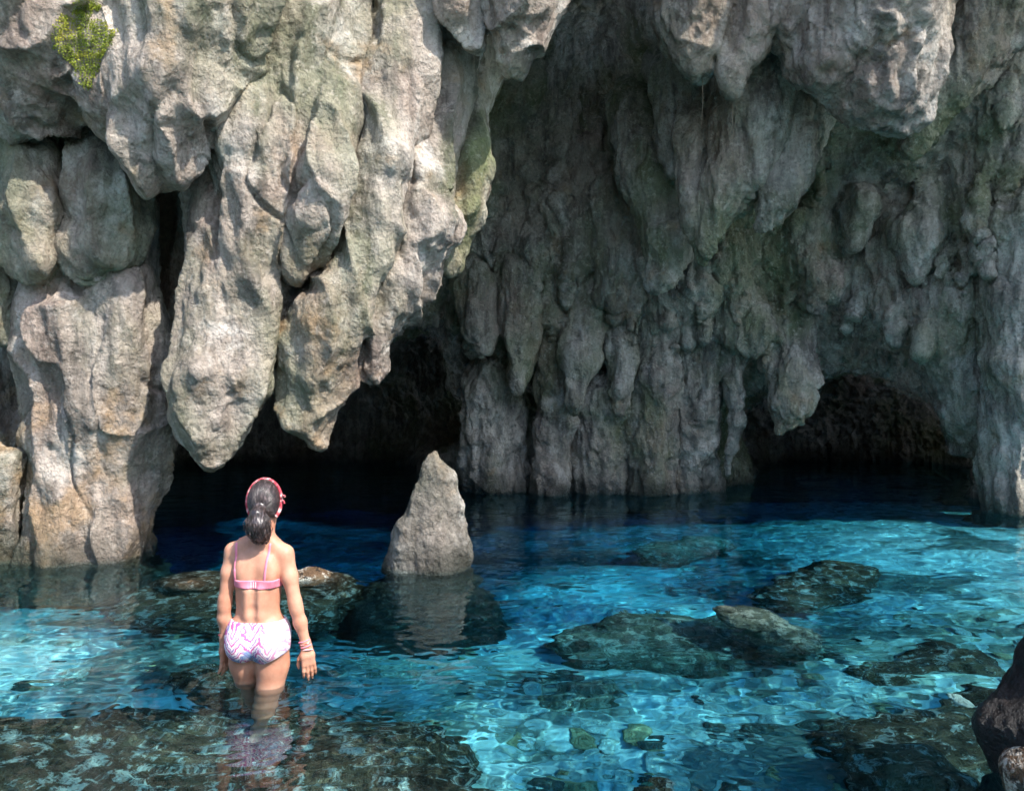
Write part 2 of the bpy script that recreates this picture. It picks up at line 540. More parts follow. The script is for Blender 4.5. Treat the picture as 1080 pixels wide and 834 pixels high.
# id -> chains of (photo x, photo y, distance, radius in px)
NEAR = {
    1: [[(-120, -60, 6.5, 140), (80, -50, 6.25, 125), (225, -45, 6.2, 75)],
        [(205, 20, 6.05, 72), (185, 90, 6.0, 50), (160, 150, 6.0, 28), (151, 178, 6.0, 12)],
        [(60, 40, 6.1, 75), (40, 90, 6.2, 52), (20, 120, 6.3, 30)],
        [(255, -20, 5.95, 30), (240, 40, 5.95, 34)],
        [(120, 60, 6.0, 42), (125, 110, 6.05, 30)]],
    2: [[(30, 130, 6.8, 50), (42, 225, 6.45, 43), (47, 275, 6.45, 26), (50, 312, 6.5, 9)]],
    3: [[(120, 140, 6.9, 45), (113, 215, 6.55, 38), (108, 265, 6.55, 34), (95, 310, 6.6, 18)]],
    4: [[(-40, 160, 6.7, 60), (-25, 280, 6.6, 42), (-8, 345, 6.6, 14)]],
    5: [[(95, 190, 7.1, 60), (92, 270, 6.95, 62), (98, 350, 6.95, 62), (105, 440, 7.0, 56), (94, 530, 7.0, 50), (90, 600, 7.0, 52), (88, 720, 7.1, 80)],
        [(60, 335, 6.75, 28), (58, 380, 6.75, 20), (62, 450, 6.8, 24), (72, 520, 6.75, 24), (80, 600, 6.75, 30)],
        [(125, 300, 6.7, 32), (140, 380, 6.75, 30), (138, 470, 6.8, 26), (126, 560, 6.8, 20), (122, 620, 6.8, 22)],
        [(95, 345, 6.6, 16), (100, 420, 6.65, 18), (98, 500, 6.7, 12)]],
    6: [[(-12, 485, 6.6, 20), (-8, 550, 6.6, 17), (-10, 640, 6.6, 26)]],
    7: [[(330, -70, 7.1, 110), (312, 60, 6.95, 92), (305, 170, 6.85, 84), (296, 240, 6.75, 66), (282, 300, 6.7, 36)],
        [(240, 110, 6.95, 38), (238, 220, 6.65, 32), (236, 320, 6.5, 36), (232, 400, 6.45, 43), (226, 450, 6.45, 33), (224, 482, 6.45, 13)],
        [(285, 100, 6.5, 34), (275, 200, 6.4, 34), (258, 300, 6.4, 28), (256, 370, 6.45, 22)],
        [(352, 100, 6.4, 22), (350, 190, 6.3, 28), (338, 235, 6.3, 26), (318, 285, 6.4, 18)]],
    8: [[(425, -60, 7.0, 42), (418, 80, 6.75, 34), (400, 180, 6.65, 32), (378, 270, 6.65, 36), (352, 330, 6.65, 42), (335, 395, 6.65, 29), (328, 438, 6.65, 19), (331, 464, 6.65, 6)],
        [(300, 335, 6.65, 14), (312, 365, 6.6, 20), (318, 400, 6.6, 16)],
        [(316, 415, 6.55, 12), (318, 436, 6.55, 8)]],
    9: [[(480, -60, 7.5, 40), (468, 80, 7.2, 26), (446, 200, 7.0, 34), (420, 290, 6.95, 34), (390, 345, 6.85, 25), (394, 385, 6.85, 15), (394, 396, 6.85, 9)],
        [(455, 240, 6.9, 34), (437, 285, 6.95, 22)]],
    10: [[(512, 40, 7.9, 24), (494, 110, 7.6, 22), (492, 180, 7.45, 24), (482, 225, 7.35, 26), (462, 262, 7.25, 22)]],
    11: [[(555, -70, 6.7, 60), (545, 10, 6.6, 36), (543, 62, 6.6, 12)]],
    12: [[(480, -60, 6.75, 45), (492, 10, 6.65, 25), (508, 48, 6.65, 11)]],
    13: [[(-60, -170, 7.2, 170), (300, -190, 7.4, 190), (560, -190, 7.4, 150)],
         [(-30, 300, 8.3, 70), (-10, 450, 8.2, 48), (0, 620, 8.2, 55)],
         [(190, 120, 8.1, 35), (190, 300, 7.9, 16), (182, 430, 7.7, 11), (172, 470, 7.7, 7)],
         [(20, 200, 7.8, 60), (60, 120, 7.6, 90), (180, 60, 7.6, 100)],
         [(350, 100, 8.1, 130), (400, 180, 8.1, 80)]],
}
for i, chains in NEAR.items():
    for c in chains:
        near.chain(pix(c), .05 if i not in (1, 5) else .10, i, scale=(1, .95, 1))
T = {
    1: ('rock_overhang', M['near'], 'big jutting block of pale rock with a yellow green moss patch at the top left', 'rock', None, None),
    2: ('stalactite', M['near_green'], 'stubby greenish lobe ending in a small nipple under the mossy block', 'stalactite', STAL, None),
    3: ('stalactite', M['near_green'], 'stubby greenish lobe fused into the top of the left rock column', 'stalactite', STAL, None),
    4: ('stalactite', M['near_green'], 'greenish lobe cut by the left edge of the photo', 'stalactite', STAL, None),
    5: ('rock_column', M['near'], 'thick rough rock column standing in the water at the left', 'rock column', None, None),
    6: ('rock_stump', M['near'], 'small rounded rock stump in the water at the left edge beside the column', 'rock', None, None),
    7: ('stalactite', M['near'], 'largest pale stalactite, its blunt striped tip hanging above the woman', 'stalactite', STAL, None),
    8: ('stalactite', M['near'], 'long stalactite with a pointed orange stained tip, right of the largest one', 'stalactite', STAL, None),
    9: ('stalactite', M['near'], 'pale stalactite with a rounded thumb shaped tip above the stalagmite', 'stalactite', STAL, None),
    10: ('stalactite', M['near_green'], 'mossy green stained stalactite rib beside the shaded wall recess', 'stalactite', STAL, None),
    11: ('stalactite', M['near'], 'short sharp stalactite with a sunlit edge at the top middle', 'stalactite', STAL, None),
    12: ('stalactite', M['near'], 'short stubby stalactite at the top, left of the sharp sunlit one', 'stalactite', STAL, None),
    13: ('cave_roof', M['near'], None, None, None, 'structure'),
}
nV, nQ, nI = rock_finish(near, 100, .8, 1.1, .11, .03, .05, .085)
near_objs = split(nV, nQ, nI, T)
del near

far = Field((-9.5, 5.6, -3.4), (10.5, 18.5, 9.0), .055, (.20, .8, 11))
CTRL = [(-150, -120, 6.4), (200, -120, 7.6), (540, -120, 8.8), (760, -120, 8.2), (1000, -120, 8.2), (1250, -120, 8.4),
        (100, 0, 8.4), (400, 0, 9.0), (550, 0, 10), (650, 0, 10.3), (720, 0, 9.2), (790, 0, 8.6), (900, 0, 8.4), (1010, 0, 9.0), (1090, 0, 8.6), (1250, 0, 8.8),
        (100, 100, 8.6), (300, 100, 9.2), (450, 120, 9.9), (560, 100, 10.6), (660, 90, 11.0), (720, 100, 9.9), (850, 120, 9.5), (960, 140, 9.3), (1060, 100, 8.9), (1200, 100, 9.2),
        (540, 200, 10.8), (640, 210, 10.5), (740, 200, 10.1), (850, 200, 10.2), (950, 200, 9.9), (1060, 200, 9.2), (1200, 250, 9.2),
        (-150, 300, 7.2), (0, 300, 8.6), (150, 300, 9.2), (300, 280, 9.8), (450, 290, 10.9), (550, 290, 10.6), (650, 290, 10.4), (750, 300, 10.4), (850, 300, 10.4), (950, 300, 10.0), (1060, 300, 9.4),
        (480, 400, 11.9), (550, 400, 11.8), (650, 400, 11.7), (750, 400, 11.9), (830, 370, 11.4), (1000, 400, 10.6), (1070, 400, 9.8), (1200, 400, 9.3),
        (-150, 500, 7.2), (0, 500, 8.8), (490, 500, 12.1), (600, 500, 12.0), (700, 500, 12.0), (760, 500, 12), (900, 440, 12), (1070, 500, 10.2), (1200, 500, 9.6),
        (300, 640, 13), (600, 640, 12), (800, 640, 12.6), (1060, 640, 11), (1250, 640, 10), (-150, 640, 7.4), (80, 640, 9)]
ROOF = ((-9, 4.5), (-5, 5.5), (-1, 6.0), (3, 6.1), (5.2, 5.9), (7.5, 5.9), (10, 6.4))  # out-of-view roof lip, shaped to shade the far wall
cp = np.array([P(*c) for c in CTRL] + [(x, y + .5, 7.6) for x, y in ROOF] + [(x, y, 9.2) for x, y in ROOF])


def rbf(px, py, val, qx, qy, lam=.02):
    def phi(a, b, c, d):
        return np.sqrt((a[:, None] - c[None]) ** 2 + (b[:, None] - d[None]) ** 2 + .05)
    A = phi(px, py, px, py)
    n = len(px)
    A[np.arange(n), np.arange(n)] += lam
    one = np.ones((n, 1))
    S = np.block([[A, one, px[:, None], py[:, None]], [np.vstack([one.T, px[None], py[None]]), np.zeros((3, 3))]])
    w = np.linalg.solve(S, np.concatenate([val, np.zeros(3)]))
    return phi(qx, qy, px, py) @ w[:n] + w[n] + w[n + 1] * qx + w[n + 2] * qy


gx, gz = np.meshgrid(far.ax[0], far.ax[2], indexing='ij')
yw = rbf(cp[:, 0], cp[:, 2], cp[:, 1], gx.ravel(), gz.ravel())
w2 = np.stack([gx.ravel(), np.zeros(gx.size), gz.ravel()], 1)
yw += .22 * fbm(w2 * np.array([.9, 1, .7]), 3, 210) + .12 * fbm(w2 * np.array([2.6, 1, .7]), 3, 230, True) + .13 * fbm(w2 * np.array([1.6, 1, 2.2]), 4, 250, True) * np.clip((gz.ravel() - 1.6) * 1.2, 0, 1)
yw = np.clip(yw, 3, 30).reshape(gx.shape).astype(np.float32)
far.f = np.minimum(1.0, (yw[:, None, :] - (far.ax[1][None, :, None] + far.warp[1])) * .75)
far.raw = far.f.copy()
far.id[:] = 1
for c in ([(410, 440, 9, 72), (405, 440, 12, 66), (390, 445, 15.6, 64)], [(446, 400, 10.4, 42), (452, 440, 11.5, 46), (450, 440, 15, 46)], [(185, 480, 8.4, 62), (200, 480, 11, 72), (215, 480, 15, 72)], [(440, 378, 10.2, 40), (440, 390, 15, 46)], [(350, 395, 9, 60), (350, 400, 15, 60)], [(818, 458, 10.6, 56), (840, 460, 15, 60)], [(905, 440, 10.2, 56), (900, 440, 15, 60)], [(330, 540, 9, 120), (360, 540, 12, 110), (360, 540, 15.2, 90)], [(270, 455, 8, 110), (300, 455, 12, 100), (300, 455, 15.2, 90)],
          [(900, 560, 10.5, 90), (910, 560, 15.2, 90)], [(860, 480, 10, 85), (880, 490, 13, 88), (890, 490, 15.4, 80)], [(955, 475, 9.4, 72), (950, 480, 13, 80), (940, 490, 15.4, 80)]):
    far.chain(pix(c), .18, sub=True)
FAR = {
    2: [[(910, -70, 7.7, 105), (915, 10, 7.7, 70), (930, 70, 7.75, 48), (946, 118, 7.8, 14)],
        [(985, -50, 7.75, 30), (985, 50, 7.7, 24), (965, 100, 7.7, 22)],
        [(870, 60, 7.8, 38), (890, 100, 7.85, 18)]],
    3: [[(840, -60, 7.85, 50), (848, 20, 7.85, 34), (843, 82, 7.9, 10)]],
    4: [[(735, -70, 8.0, 70), (742, 0, 8.0, 48), (740, 70, 8.0, 16)]],
    5: [[(790, -60, 7.9, 42), (786, 20, 7.9, 28), (774, 88, 7.9, 8)]],
    6: [[(730, 60, 9.3, 24), (736, 150, 9.0, 19), (742, 230, 8.9, 14), (745, 274, 8.9, 7)]],
    7: [[(805, 70, 8.9, 55), (795, 130, 8.8, 42), (775, 195, 8.75, 30), (757, 245, 8.75, 14), (750, 266, 8.75, 6)]],
    8: [[(850, 90, 8.8, 26), (842, 150, 8.65, 24), (822, 210, 8.6, 17), (808, 248, 8.6, 7)]],
    9: [[(705, 90, 9.5, 18), (708, 140, 9.3, 15), (712, 176, 9.3, 5)]],
    10: [[(670, 140, 10.2, 26), (690, 190, 9.9, 26), (678, 214, 9.8, 8)],
         [(700, 200, 9.9, 24), (706, 260, 9.7, 20), (698, 302, 9.6, 6)]],  # two stalactites merged into one object
    11: [[(1110, -80, 8.4, 50), (1050, 30, 8.7, 34), (1000, 100, 8.8, 22), (962, 152, 8.9, 9)]],
    12: [[(990, 190, 9.9, 18), (976, 250, 9.7, 22), (971, 293, 9.6, 9)]],
    13: [[(830, 350, 10.9, 30), (842, 395, 10.6, 22), (834, 430, 10.55, 15), (822, 458, 10.55, 4)]],
    14: [[(770, 330, 10.8, 32), (800, 352, 10.6, 20), (828, 362, 10.5, 9)]],
    15: [[(1085, 240, 9.3, 46), (1075, 380, 9.3, 34), (1085, 480, 9.4, 34), (1090, 640, 9.6, 50)]],
    16: [[(1000, 320, 9.9, 38), (1010, 400, 10.1, 26), (1022, 470, 10.2, 12)]],
    17: [[(498, 300, 10.9, 24), (506, 345, 10.8, 15), (507, 370, 10.8, 5)]],
    18: [[(545, 290, 10.9, 26), (550, 360, 10.8, 17), (545, 410, 10.8, 5)]],
    19: [[(612, 300, 10.9, 24), (612, 380, 10.75, 16), (608, 430, 10.75, 5)]],
    20: [[(655, 330, 11.0, 18), (650, 410, 10.9, 10), (652, 430, 10.9, 4)]],
    21: [[(778, 370, 11.0, 12), (776, 440, 11.0, 5), (772, 498, 11.0, 2.5)]],
    22: [[(996, 310, 9.8, 12), (985, 345, 9.75, 10), (972, 378, 9.75, 4)]],
    23: [[(905, 220, 10.0, 16), (898, 262, 9.9, 5)]],
    1: [[(580, 330, 11.2, 22), (586, 450, 11.2, 15), (586, 600, 11.4, 14)], [(690, 320, 11.2, 28), (690, 400, 11.1, 22), (685, 600, 11.5, 26)],
        [(740, 330, 11.2, 30), (733, 420, 11.3, 24), (722, 620, 11.7, 24)], [(520, 400, 11.5, 26), (525, 620, 11.8, 36)],
        [(635, 420, 11.4, 24), (630, 620, 11.6, 30)],
        [(640, 210, 10.8, 26), (645, 280, 10.6, 18), (650, 322, 10.5, 5)], [(600, 240, 10.9, 22), (606, 300, 10.8, 12), (608, 322, 10.7, 4)],
        [(850, 240, 10.4, 24), (862, 290, 10.3, 16), (860, 326, 10.2, 5)], [(930, 280, 10.2, 22), (942, 330, 10.1, 14), (948, 362, 10, 4)], [(770, 270, 10.5, 22), (778, 310, 10.4, 12), (780, 338, 10.3, 4)]],
}
for i, chains in FAR.items():
    for c in chains:
        if i >= 6 and c[0][1] > 60:                           # let the root sink into the wall
            c = [(c[0][0], c[0][1] - 34, c[0][2] + .7, c[0][3] * .8)] + c
        far.chain(pix(c), .07 if i > 1 else .12, i if i > 1 else 1)
for n_ in range(190):                                          # small drips all over the shaded wall
    x = rng.uniform(470, 1075)
    y = rng.choice([rng.uniform(120, 360), rng.uniform(270, 350)]) if n_ < 130 else rng.uniform(296, 326)
    x = x if n_ < 130 else rng.uniform(485, 830)
    j = np.argmin((gx[:, 0] - (x - CX) / F * 10) ** 2)
    kz = np.argmin((gz[0] - (CAM_H + (CY - y) / F * 10)) ** 2)
    D = float(yw[j, kz])
    L, r = rng.uniform(18, 60), rng.uniform(4, 9)
    far.chain(pix([(x, y - L * .5, D + .12, r * 1.3), (x + rng.uniform(-3, 3), y + L * .2, D - .05, r * .9), (x + rng.uniform(-5, 5), y + L, D - .12, r * .15)]), .06, 1)
far.chain([(5.55, 6.95, 7.3, .42), (6.5, 6.6, 7.3, .45), (9.6, 5.9, 7.2, .6)], .2, 1)  # rock curtain added out of view to block sun spots on the wall
far.chain([(5.5, 7.2, 8.2, .7), (6.8, 6.7, 8.2, .8), (9.6, 6.2, 8.2, .9)], .2, 1)  # upper part of the added sun blocker
T = {
    1: ('cave_wall', M['far'], None, None, None, 'structure'),
    2: ('stalactite', M['slab'], 'broad sunlit rock tongue with a crusted surface, top right', 'stalactite', STAL, None),
    3: ('stalactite', M['slab'], 'small blunt lobe hanging on the left side of the broad sunlit tongue', 'stalactite', STAL, None),
    4: ('stalactite', M['slab'], 'wide brownish lobe hanging at the top beside the dark recess', 'stalactite', STAL, None),
    5: ('stalactite', M['slab'], 'narrow sunlit point hanging between the brownish lobe and the blunt lobe', 'stalactite', STAL, None),
    6: ('stalactite', M['far'], 'long thin finger stalactite under the brownish lobe', 'stalactite', STAL, None),
    7: ('stalactite', M['far'], 'wide tapering curtain stalactite right of the long thin finger', 'stalactite', STAL, None),
    8: ('stalactite', M['far'], 'leaning pointed stalactite on the right of the tapering curtain', 'stalactite', STAL, None),
    9: ('stalactite', M['far'], 'tiny fluted stalactite left of the long thin finger', 'stalactite', STAL, None),
    10: ('stalactite', M['far'], 'lumpy fluted stalactite cluster hanging low below the dark recess', 'stalactite', STAL, None),
    11: ('stalactite', M['far'], 'slanting rock rib running down from the top right corner', 'stalactite', STAL, None),
    12: ('stalactite', M['far'], 'rounded drop shaped stalactite halfway up the right wall', 'stalactite', STAL, None),
    13: ('stalactite', M['far'], 'grey blade stalactite hanging in the mouth of the dark right cave', 'stalactite', STAL, None),
    14: ('stalactite', M['far'], 'greenish lip of rock over the left side of the right cave mouth', 'stalactite', STAL, None),
    15: ('rock_column', M['far'], 'streaked rock column at the right edge of the photo', 'rock column', None, None),
    16: ('stalactite', M['far'], 'smooth bluish hanging fold on the right side of the dark cave mouth', 'stalactite', STAL, None),
    17: ('stalactite', M['far'], 'small blunt stalactite at the top left of the central fluted wall', 'stalactite', STAL, None),
    18: ('stalactite', M['far'], 'second blunt stalactite from the left on the central fluted wall', 'stalactite', STAL, None),
    19: ('stalactite', M['far'], 'tan and green stalactite in the middle of the central fluted wall', 'stalactite', STAL, None),
    20: ('stalactite', M['far'], 'narrow stalactite right of the tan one on the central fluted wall', 'stalactite', STAL, None),
    21: ('stalactite', M['far'], 'string thin stalactite reaching almost to the water beside the right cave', 'stalactite', STAL, None),
    22: ('stalactite', M['far'], 'short curved fang at the top right of the dark cave mouth', 'stalactite', STAL, None),
    23: ('stalactite', M['far'], 'very small pointed stalactite on the shaded wall above the right cave', 'stalactite', STAL, None),
}
fV, fQ, fI = rock_finish(far, 300, 1.0, 1.3, .05, .09)
far_objs = split(fV, fQ, fI, T)
del far

for k_, (px, y0, y1, D) in enumerate(((741, 84, 136, 7.9), (773, 96, 142, 7.85))):   # thin roots dangling from the roof
    zs = np.linspace(0, 1, 14)
    pth = np.stack([P(px, y0, D)[0] + .012 * np.sin(zs * 6 + k_) * zs, np.full(14, D) + .01 * np.cos(zs * 5), P(px, y0, D)[2] + zs * (P(px, y1, D)[2] - P(px, y0, D)[2])], 1)
    th = np.arange(5) / 5 * 6.2832
    rv = (pth[:, None] + .0038 * (1 - .6 * zs)[:, None, None] * np.stack([np.cos(th), np.sin(th), 0 * th], 1)[None]).reshape(-1, 3)
    rq_ = np.array([(i * 5 + j, i * 5 + (j + 1) % 5, i * 5 + 5 + (j + 1) % 5, i * 5 + 5 + j) for i in range(13) for j in range(5)])
    rt = NT('pale_root')
    tag(link('hanging_root', make_mesh('hanging_root', rv, rq_), rt.done(lin(110, 96, 76), .8)), ('thin root dangling under the wide brownish lobe', 'thin root dangling from the narrow sunlit point')[k_], 'root')

# unseen rock ring added behind the camera to block low sky light
u, v = np.meshgrid(np.linspace(-1, 1, 90), np.linspace(0, 1, 30), indexing='ij')
ang = u * math.radians(115)
R = 9 + 2.2 * v + .8 * fbm(np.stack([u.ravel() * 6, v.ravel() * 3, 0 * u.ravel()], 1), 4, 500).reshape(u.shape)
RIM = np.stack([R * np.sin(ang) * 1.1, 1 - R * np.cos(ang), -3 + v * 8.0], -1).reshape(-1, 3)
gi = np.arange(90 * 30).reshape(90, 30)
rq = np.stack([gi[:-1, :-1], gi[1:, :-1], gi[1:, 1:], gi[:-1, 1:]], -1).reshape(-1, 4)
tag(link('sky_blocker', make_mesh('sky_blocker', RIM, rq), M['far']), kind='structure')


# ------------------------------------------------------------------ pool bed and submerged rocks
def sstep(a, b, x):
    t = np.clip((x - a) / (b - a), 0, 1)
    return t * t * (3 - 2 * t)


bx, by = np.linspace(-10, 11, 330), np.linspace(-4, 18.6, 340)
X, Y = np.meshgrid(bx, by, indexing='ij')
BED = [(-8, 0, .6), (-4, 1, .6), (-2, 2, 1.1), (0, 1, .6), (3, 0, .5), (6, 2, .8), (-4, 5.2, .8), (-3, 5.2, .75), (-2.2, 5.3, .95), (-1.2, 6.2, 1.7),
       (-4, 7.5, 2.0), (-2.6, 8, 2.6), (-1, 9, 2.9), (0, 10, 3.0), (0, 12.5, 3.2), (-3, 11, 3.3), (-3, 16, 3.6), (4, 16, 2.6), (5, 13, 1.9), (3, 11.5, 2.3),
       (0, 4.2, 1.0), (0, 5.2, 1.25), (.6, 6.2, 1.45), (.5, 7.4, 1.65), (.8, 8.8, 2.2), (1.2, 4, 1.0), (1.2, 5.5, 1.25), (2.2, 4.6, .95), (2.4, 6, 1.25), (2, 7.4, 1.7), (2.2, 9, 2.1),
       (3.6, 5, .9), (3.8, 7, 1.05), (4, 9, 1.15), (5.5, 8, .9), (6, 10.5, 1.2), (5, 11, 1.4), (7.5, 7, .7), (9, 12, 1), (-8, 6, 1.2), (-8, 14, 3), (3, 3, .85), (1.5, 2.5, .8)]
b = np.array(BED, float)
Z = -rbf(b[:, 0], b[:, 1], b[:, 2], X.ravel(), Y.ravel(), .05)
q3 = np.stack([X.ravel(), Y.ravel(), np.zeros(X.size)], 1)
Z += .16 * fbm(q3 * .9, 3, 600) + .05 * fbm(q3 * 3, 3, 620)
Z = np.minimum(Z, -.45)
BEDZ = Z.reshape(X.shape)


def bed_z(x, y):
    i = np.clip((x - bx[0]) / (bx[1] - bx[0]), 0, len(bx) - 1.001)
    j = np.clip((y - by[0]) / (by[1] - by[0]), 0, len(by) - 1.001)
    return float(BEDZ[int(round(i)), int(round(j))])


gi = np.arange(X.size).reshape(X.shape)
bq = np.stack([gi[:-1, :-1], gi[1:, :-1], gi[1:, 1:], gi[:-1, 1:]], -1).reshape(-1, 4)
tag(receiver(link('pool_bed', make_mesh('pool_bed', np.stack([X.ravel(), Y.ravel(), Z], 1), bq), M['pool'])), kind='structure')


def rock_body(name, chains, h, m, label, cat, group=None, k=.08, seed=0, rough=1.0, scale=(1, 1, 1), clip=None):
    pts = np.array([p for c in chains for p in c])
    r = pts[:, 3].max() / min(scale) + .25
    fld = Field(pts[:, :3].min(0) - r, pts[:, :3].max(0) + r, h, (.15, 2.0, seed))
    for c in chains:
        fld.chain(c, k, 1, scale=scale)
    V, Q, fid = fld.mesh()
    V, Q, fid = subdivide(V, Q, fid)
    N = normals(V, Q)
    d = rough * (.07 * fbm(V * 3., 4, seed + 3) + .045 * fbm(V * np.array([5, 5, 4.]), 4, seed + 9, True) + .012 * fbm(V * 22, 3, seed + 13))
    o = receiver(link(name, make_mesh(name, V + N * d[:, None], Q), m))
    return tag(o, label, cat, group)


def W(px, py, depth, r):
    return (*PW(px, py, depth), r)


rock_body('stalagmite', [[(*P(460, 477, 6.4)[:2], .90, .05), (*P(460, 500, 6.4)[:2], .72, .125), (*P(458, 540, 6.4)[:2], .44, .20), (*P(455, 580, 6.4)[:2], .10, .24), (*P(450, 580, 6.4)[:2], -.5, .40), (*P(444, 580, 6.4)[:2], -1.9, .75)],
                         [(*P(440, 510, 6.35)[:2], .66, .05), (*P(430, 560, 6.35)[:2], .30, .12), (*P(426, 590, 6.35)[:2], -.1, .16)]],
          .025, M['stalagmite'], 'pointed grey stalagmite rising out of the blue water in the middle of the pool', 'stalagmite', None, .06, 700, .62)
# rock shelf the woman stands on
SH = 'submerged rocks in the pool'
rock_body('rock_shelf', [[(-4.2, 3.3, -.84, .50), (-2.7, 3.45, -.88, .50), (-1.95, 3.5, -.98, .46)], [(-1.6, 3.6, -1.12, .50), (-1.0, 3.6, -1.12, .50)], [(-.85, 3.45, -.93, .44), (-.45, 3.25, -.92, .42)],
                         [(-4.0, 2.4, -.75, .5), (-1.4, 2.4, -.8, .5), (-.4, 2.5, -.9, .5)], [(-1.2, 3.8, -1.15, .48), (-.62, 3.7, -1.08, .44), (-1.9, 3.85, -1.08, .46)]],
          .045, M['dark_rock'], 'broad dark rock shelf under shallow water that the woman stands on', 'rock', SH, .16, 720, .9)
rock_body('submerged_rock', [[W(190, 640, .9, .45), W(300, 640, .9, .5)], [(*PW(330, 607, .04)[:2], -.16, .2), (*PW(325, 615, .5)[:2], -.7, .4)], [(*PW(205, 611, .0)[:2], -.10, .12), (*PW(205, 615, .5)[:2], -.6, .35)]],
          .04, M['dark_rock'], 'dark rock just breaking the surface behind the woman', 'rock', SH, .15, 740)
rock_body('submerged_rock', [[W(235, 725, .9, .24), W(265, 730, 1.0, .22)]], .03, M['dark_rock'], 'small dark submerged rock against the back of the rock shelf', 'rock', SH, .1, 745)
rock_body('submerged_rock', [[(*PW(768, 636, 0)[:2], -.10, .07), (*PW(785, 645, .15)[:2], -.26, .12), (*PW(825, 668, .6)[:2], -.70, .20)], [W(775, 668, 1.1, .28), W(830, 690, 1.15, .25)]],
          .03, M['algae_rock'], 'dark ridge of rock with its tip out of the water, right of the middle', 'rock', SH, .12, 750)
rock_body('submerged_rock', [[W(625, 685, 1.15, .26), W(685, 672, 1.05, .34), W(740, 690, 1.15, .26)]], .035, M['algae_rock'], 'flat dark rock wholly under water in the middle of the pool', 'rock', SH, .15, 760)
rock_body('submerged_rock', [[W(835, 632, 1.1, .26), W(890, 605, 1.05, .32)]], .04, M['dark_rock'], 'long dark underwater rock behind the ridge with its tip out', 'rock', SH, .15, 770)
rock_body('submerged_rock', [[W(920, 790, 1.0, .22), W(1000, 800, .9, .26), W(1060, 760, .85, .28)], [W(960, 830, .85, .3)]], .03, M['dark_rock'], 'dark underwater rock mass beside the black boulder, bottom right', 'rock', SH, .15, 780)
rock_body('submerged_rock', [[W(935, 716, 1.0, .16), W(1010, 704, 1.0, .24)]], .035, M['dark_rock'], 'dark underwater rock behind the small white stone', 'rock', SH, .15, 785)
rock_body('submerged_rock', [[W(705, 585, 1.6, .3), W(740, 575, 1.6, .3)]], .04, M['algae_rock'], 'far dark underwater rock on the blue bed, furthest from the camera', 'rock', SH, .15, 790)
rock_body('submerged_rock', [[W(600, 745, 1.1, .13), W(630, 735, 1.15, .15)], [W(560, 722, 1.25, .14)]], .03, M['algae_rock'], 'small dark underwater rock in front of the flat one', 'rock', SH, .1, 795)
rock_body('submerged_rock', [[W(690, 872, .76, .2), W(790, 876, .76, .17)]], .03, M['dark_rock'], 'brown submerged rock cut by the bottom edge of the photo', 'rock', SH, .1, 797)
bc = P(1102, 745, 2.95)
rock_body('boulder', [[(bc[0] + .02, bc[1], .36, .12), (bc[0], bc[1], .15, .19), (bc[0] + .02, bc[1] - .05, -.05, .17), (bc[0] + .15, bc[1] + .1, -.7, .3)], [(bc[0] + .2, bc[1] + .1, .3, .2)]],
            .022, M['black_rock'], 'black boulder with its shade painted in, standing out of the water at the right edge', 'boulder', None, .06, 800, .6)
rock_body('boulder', [[(*PW(1112, 836, 0)[:2], .0, .1), (*PW(1112, 836, 0)[:2], -.5, .2)]], .022, M['dark_rock'], 'small pinkish rock in the bottom right corner below the black boulder', 'boulder', None, .05, 810, .5)

# loose stones
STONES = []
for s in range(6):
    bm_v = rng.normal(size=(0, 3))
    fld = Field((-.9, -.9, -.7), (.9, .9, .7), .09, (.25, 1.3, 820 + s))
    fld.chain([(-.25, 0, 0, .42), (.25, .05, 0, .36)], .2, 1, scale=(1, 1.15, 1.7))
    V, Q, fid = fld.mesh()
    V = V + normals(V, Q) * (.07 * fbm(V * 2.5, 3, 830 + s))[:, None]
    STONES.append((V, Q))
mats = [('pale_stone', 'small pale stone lying on the bed of the pool', 'pale stones on the pool bed'),
        ('tan_stone', 'small tan stone lying on the bed of the pool', 'tan stones on the pool bed'),
        ('grey_stone', 'small dark grey stone lying on the bed of the pool', 'dark stones on the pool bed')]
protos = []
for mi, (mn, lb, gp) in enumerate(mats):
    for V, Q in STONES:
        protos.append((make_mesh('stone', V, Q), mi))
        protos[-1][0].materials.append(M[mn])
count = 0
first = {}
while count < 288:
    px, py = rng.uniform(480, 1085), rng.uniform(640, 850)
    if rng.random() < .18:
        px, py = rng.uniform(0, 230), rng.uniform(672, 750)
    dd = 1.0
    for _ in range(4):
        w = PW(px, py, dd)
        dd = -bed_z(w[0], w[1])
    mi = rng.choice([0, 1, 2], p=[.68, .12, .2])
    me, _m = protos[mi * 6 + rng.integers(6)]
    s = rng.choice([rng.uniform(.04, .08), rng.uniform(.08, .17)], p=[.6, .4])
    name, lb, gp = mats[mi]
    if mi not in first:
        o = first[mi] = receiver(link('stone', me))
    else:
        o = first[mi].copy()
        o.data = me
        COL.objects.link(o)
    o.location = (w[0], w[1], bed_z(w[0], w[1]) + s * .12)
    o.rotation_euler = (rng.uniform(-.25, .25), rng.uniform(-.25, .25), rng.uniform(0, 6.28))
    o.scale = (s * rng.uniform(.8, 1.3), s, s * rng.uniform(.7, 1.1))
    tag(o, lb, 'stone', gp)
    count += 1
